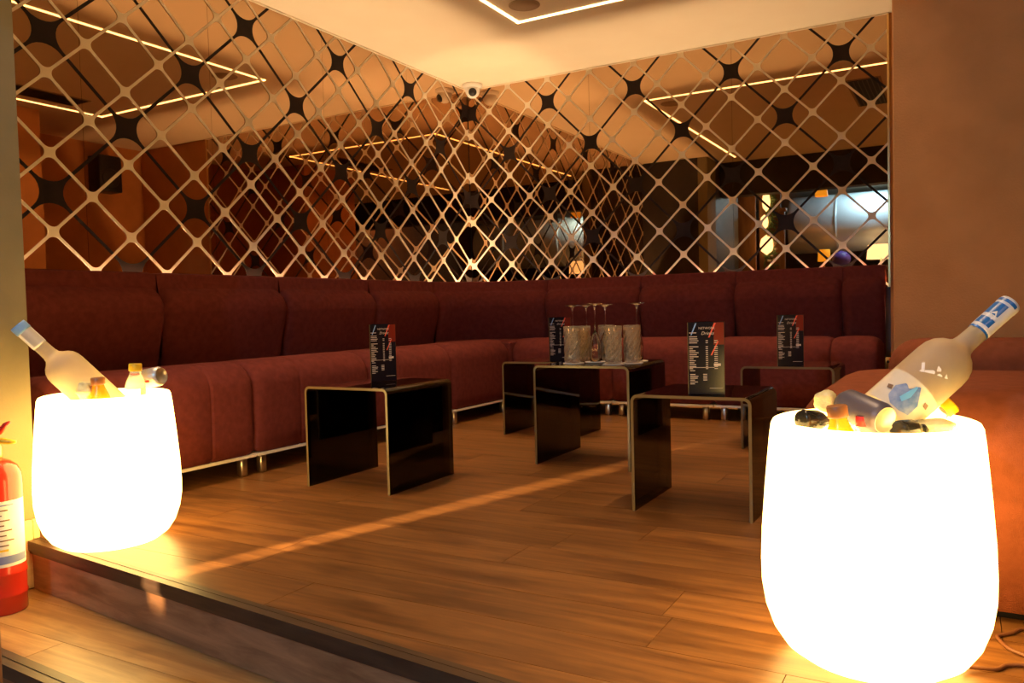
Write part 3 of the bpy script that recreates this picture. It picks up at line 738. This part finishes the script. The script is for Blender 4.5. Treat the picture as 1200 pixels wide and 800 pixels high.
def can(label, pos, dirv, body, printed):
    t = thing('drink_can', label, 'can', mtx=frame(pos, dirv))
    MB().lathe([(0, .115), (.0, .0), (.024, 0), (.0265, .004), (.032, .012), (.033, .018), (.033, .104), (.030, .112), (.0265, .1155)], 32, cap=False).build('body', body, t)
    MB().lathe([(.0265, .1155), (.0275, .1165), (.026, .1165), (.0245, .113), (0, .113)], 32, cap=False).build('lid', M['tin'], t, 'tin coloured can end')
    if printed:
        for a0, z0, z1 in ((-35, .03, .055), (10, .07, .09), (35, .03, .05)):
            arcpatch(.0333, a0, a0+14, z0, z1, 3).build('red_print', M['red_print'], t)
    return t
d = Vector((0.7561, -0.6187, -0.2135))
can('dark grey drink can with pale end lying in the planter by the red sofa', Vector((-0.1364, 1.7508, 0.5213))-d*.115, d, M['grey_can'], False)
d = Vector((0.9678, 0.1861, 0.1692))
can('silver drink can with red marks lying in the planter by the olive wall', Vector((-2.3575, 1.7635, 0.5679))-d*.115, d, M['silver_can'], True)
def lying(label, pos, dirv):
    t = thing('dark_bottle', label, 'bottle', mtx=frame(pos, dirv)); t.scale = (.72, .72, .72)
    MB().lathe([(0, 0), (.022, .0), (.028, .004), (.030, .012), (.030, .06), (.024, .08), (.013, .1), (.012, .12), (0, .12)], 24).build('body', M['dark_glass'], t)
    MB().lathe([(.0, .118), (.0135, .118), (.0135, .132), (0, .132)], 18).build('cap', M['dark_metal'], t)
d = Vector((0.5781, 0.8107, -0.0925)); lying('dark glass bottle lying at the rim beside the orange bottle', Vector((-0.2943, 1.7305, 0.5168)), d)
d = Vector((0.4784, 0.8771, -0.0421)); lying('dark glass bottle lying at the rim under the frosted bottle', Vector((-0.1142, 1.7623, 0.4985)), d)
def lump(label, pos, s, seed, name='lemon_piece', mt='lemon', cat='fruit'):
    rnd = random.Random(seed); bm = bmesh.new(); bmesh.ops.create_icosphere(bm, subdivisions=3, radius=1)
    ph = [rnd.uniform(0, 6) for _ in range(6)]
    for q_ in bm.verts:
        c = q_.co; k = 1+.10*math.sin(4*c.x+ph[0])+.10*math.sin(5*c.y+ph[1])+.08*math.sin(6*c.z+ph[2]); q_.co = (c.x*s[0]*k, c.y*s[1]*k, c.z*s[2]*k)
    o = MB().bm(bm, 0, True).build(name, M[mt]); o.location = pos; tag(o, label, cat)
lump('pale lemon piece behind the dark bottle in the planter by the red sofa', Vector((-0.2585, 1.8210, 0.5470)), (.026, .024, .024), 1)
lump('pale lemon piece under the yellow cap in the planter by the red sofa', Vector((-0.0537, 1.8654, 0.4975)), (.040, .03, .016), 2)
lump('pale lemon piece beside the frosted bottle in the planter by the olive wall', Vector((-2.4853, 1.5748, 0.5313)), (.034, .03, .026), 3)
# printed paper scrap of red seen between orange bottle and can
o = MB().lathe([(0, 0), (.012, 0), (.012, .02), (0, .02)], 16).build('bottle_cap', M['red_print']); o.location = Vector((-0.1788, 1.7498, 0.5195))-Vector((0, 0, .012)); tag(o, 'small red bottle cap between the orange bottle and the grey can', 'cap')

# ------------------------------------------------------------------ fire extinguisher, pouf, cable, socket
t = thing('fire_extinguisher', 'red fire extinguisher standing on the landing against the olive wall', 'extinguisher', (-2.715, 1.405, -.17))
MB().lathe([(0, 0), (.070, 0), (.074, .004), (.074, .05), (.0765, .056), (.0765, .062), (.074, .068), (.0745, .12), (.0768, .126), (.0768, .132), (.0745, .138), (.0745, .42), (.072, .445), (.062, .468), (.042, .485), (.024, .492), (.0, .493)], 40).build('cylinder', M['red'], t)
v_ = MB().lathe([(0, .488), (.022, .488), (.022, .53), (.016, .54), (.016, .56), (0, .56)], 20).build('valve', M['gold'], t)
hl = (FACING-Vector((-2.715, 1.405, 0))); hl.z = 0; hl.normalize(); sd = Vector((0.8711, 0.4905, -0.0250))
def lever(z0, z1, L, mt, nm, rise):
    pts = [Vector((0, 0, z0))-sd*.02, Vector((0, 0, z0+.006))+sd*L*.4, Vector((0, 0, z1-rise*.4))+sd*L*.75, Vector((0, 0, z1))+sd*L]
    MB().tube(pts, [.011, .010, .008, .004], 10).build(nm, mt, t)
lever(.545, .548, .072, M['yellow_paint'], 'carry_handle', 0); lever(.575, .612, .055, M['red'], 'trigger_lever', .02)
ang = math.degrees(math.atan2(hl.y, hl.x))-90
st = arcpatch(.0750, ang-75, ang+75, .155, .365, 20).build('label_sticker', M['sticker'], t, 'white instruction label')
arcpatch(.0754, ang-70, ang+70, .165, .19, 16).build('blue_band', M['sticker_blue'], st)
for k in range(9):
    z_ = .35-k*.016
    arcpatch(.0754, ang-60+(k % 3)*5, ang+35-(k*13 % 30), z_, z_+.004, 10).build('text_line', M['ink_brown'] if k else M['sticker_blue'], st)
arcpatch(.0754, ang-60, ang+20, .205, .212, 10).build('orange_band', M['yellow_paint'], st)
t = thing('round_pouf', 'brown leather pouf at the left edge on the lower floor', 'stool', (-1.575, .585, -.34))
MB().lathe([(0, .06), (.17, .06), (.195, .08), (.2, .2), (.2, .62), (.19, .665), (.165, .69), (.08, .70), (0, .70)], 40).build('seat', M['pouf'], t)
MB().lathe([(0, 0), (.15, 0), (.16, .06), (0, .06)], 32).build('base', M['black_plastic'], t)
cz = .005
def cat(pts, n=8):
    P_ = [Vector(p) for p in pts]; out = []
    for i in range(len(P_)-1):
        p0, p1, p2, p3 = P_[max(i-1, 0)], P_[i], P_[i+1], P_[min(i+2, len(P_)-1)]
        for k in range(n):
            s = k/n; out.append(.5*((2*p1)+(-p0+p2)*s+(2*p0-5*p1+4*p2-p3)*s*s+(-p0+3*p1-3*p2+p3)*s**3))
    return out+[P_[-1]]
o = MB().tube(cat([(.45, 2.06, cz), (.2, 2.115, cz), (.124, 2.13, cz), (.094, 2.09, cz), (.07, 2.064, cz), (.066, 2.045, cz), (.084, 1.995, cz), (.108, 1.972, cz), (.15, 1.945, cz), (.21, 1.925, cz), (.24, 1.90, cz), (.2, 1.90, cz), (.14, 1.912, cz), (.108, 1.914, cz), (.077, 1.899, cz), (.055, 1.868, cz), (.0, 1.84, .012)]), .0042, 8).build('power_cable', M['cable'])
tag(o, 'brown power cable looping over the floor beside the planter near the red sofa', 'cable')
t = thing('wall_socket', 'small brass socket plate low beside the banquette end', 'socket', (-.438, WY-.002, .32))
t.location.y = WY+.002
MB().rbox(-.014, .014, -.012, 0, -.03, .06, .003, 1).build('plate', M['gold'], t)
MB().lathe([(0, .002), (.009, .002), (.009, 0)], 16).xf(Matrix.Translation((0, -.012, .03)) @ Matrix.Rotation(PI/2, 4, 'X')).build('socket_face', M['black_plastic'], t)

# ------------------------------------------------------------------ the bar behind the camera, seen in the mirrors
t = thing('ventilation_duct', 'large pale blue round air duct under the bar ceiling', 'duct', (-.6, -2.6, 2.07))
MB().lathe([(.46, -1.95), (.48, -1.9), (.48, 1.9)], 40).xf(Matrix.Rotation(PI/2, 4, 'Y')).build('pipe', M['duct'], t)
for k in (-1.2, 0, 1.2): MB().lathe([(.48, k-.02), (.492, k-.015), (.492, k+.015), (.48, k+.02)], 40, cap=False).xf(Matrix.Rotation(PI/2, 4, 'Y')).build('joint_ring', M['duct'], t)
for k in (-1.2, 1.2): MB().box(k-.008, k+.008, -.008, .008, .47, .60).build('hanger', M['dark_metal'], t)
t = thing('back_counter', 'walnut back counter of the bar', 'counter', (-.7, -2.2, -.34))
MB().rbox(-1.6, 2.0, -.3, .3, 1.58, 1.64, .006, 1, smooth=False).build('worktop', M['walnut'], t)
MB().box(-1.55, 1.95, -.27, .25, 0, 1.58).build('front_panel', M['bar_wall'], t)
def tlamp(label, x, y, z, r, h, mt):
    t = thing('table_lamp', label, 'lamp', (x, y, z))
    MB().lathe([(0, 0), (.06, 0), (.06, .012), (.012, .02), (.01, .14), (0, .14)], 20).build('base', M['gold'], t)
    MB().lathe([(r*.9, .12+h), (r, .12), (r*.98, .12), (r*.88, .12+h)], 28, cap=False).build('shade', mt, t)
tlamp('yellow table lamp on the back counter', -1.96, -2.05, 1.3, .10, .19, M['shade_yellow'])
tlamp('wide white table lamp on the back counter', -1.12, -2.05, 1.3, .21, .22, M['shade_white'])
o = MB().lathe([(0, -.14), (.08, -.115), (.13, -.05), (.14, 0), (.13, .05), (.08, .115), (0, .14)], 28).build('ornament_ball', M['purple']); o.location = (-1.70, -2.05, 1.44); tag(o, 'purple ball ornament on the back counter between the lamps', 'ornament')
t = thing('pendant_lamp', 'yellow pendant lamp hanging in the bar', 'lamp', (-1.77, -.5, 2.28))
MB().lathe([(.09, 0), (.075, .14), (.02, .15), (.02, .14), (.07, .135), (.085, 0)], 24, cap=False).build('shade', M['shade_yellow'], t)
MB().box(-.003, .003, -.003, .003, .14, .37).build('cord', M['black_plastic'], t)
t = thing('wooden_post', 'walnut post of the bar beside the wreath', 'post', (-2.32, -.52, -.34)); MB().rbox(-.035, .035, -.035, .035, 0, 2.45, .004, 1, smooth=False).build('shaft', M['walnut'], t); MB().rbox(-.06, .06, -.06, .06, 2.45, 2.5, .004, 1).build('cap', M['walnut'], t)
t = thing('christmas_wreath', 'tall lit pine garland with pale baubles on the gobo panels', 'wreath', (-2.56, -.55, 1.45))
rnd = random.Random(2); mb = MB()
for i in range(420):
    a = Vector((rnd.uniform(-.03, .12), rnd.uniform(-.03, .03), rnd.uniform(-.55, 1.0))); b = a+Vector((rnd.uniform(-.03, .09), rnd.uniform(0, .06), rnd.uniform(-.1, .04)))
    mb.tube([a, b], [.012, .004], 4, smooth=False)
o = mb.build('pine_sprays', M['pine'], t); o['kind'] = 'stuff'
for x, z, r_, h_ in ((.02, .82, .06, .15), (-.01, .52, .06, .11), (.02, .18, .10, .15)):
    MB().lathe([(0, -h_), (r_*.8, -h_*.6), (r_, 0), (r_*.8, h_*.6), (0, h_)], 14).xf(Matrix.Translation((x, .07, z))).build('light_bulb', M['bulb'], t)
for k in range(16):
    MB().lathe([(0, -.022), (.019, -.011), (.022, 0), (.019, .011), (0, .022)], 12).xf(Matrix.Translation((rnd.uniform(.03, .17), .08, rnd.uniform(-.1, .38)))).build('bauble', M['bauble'], t)
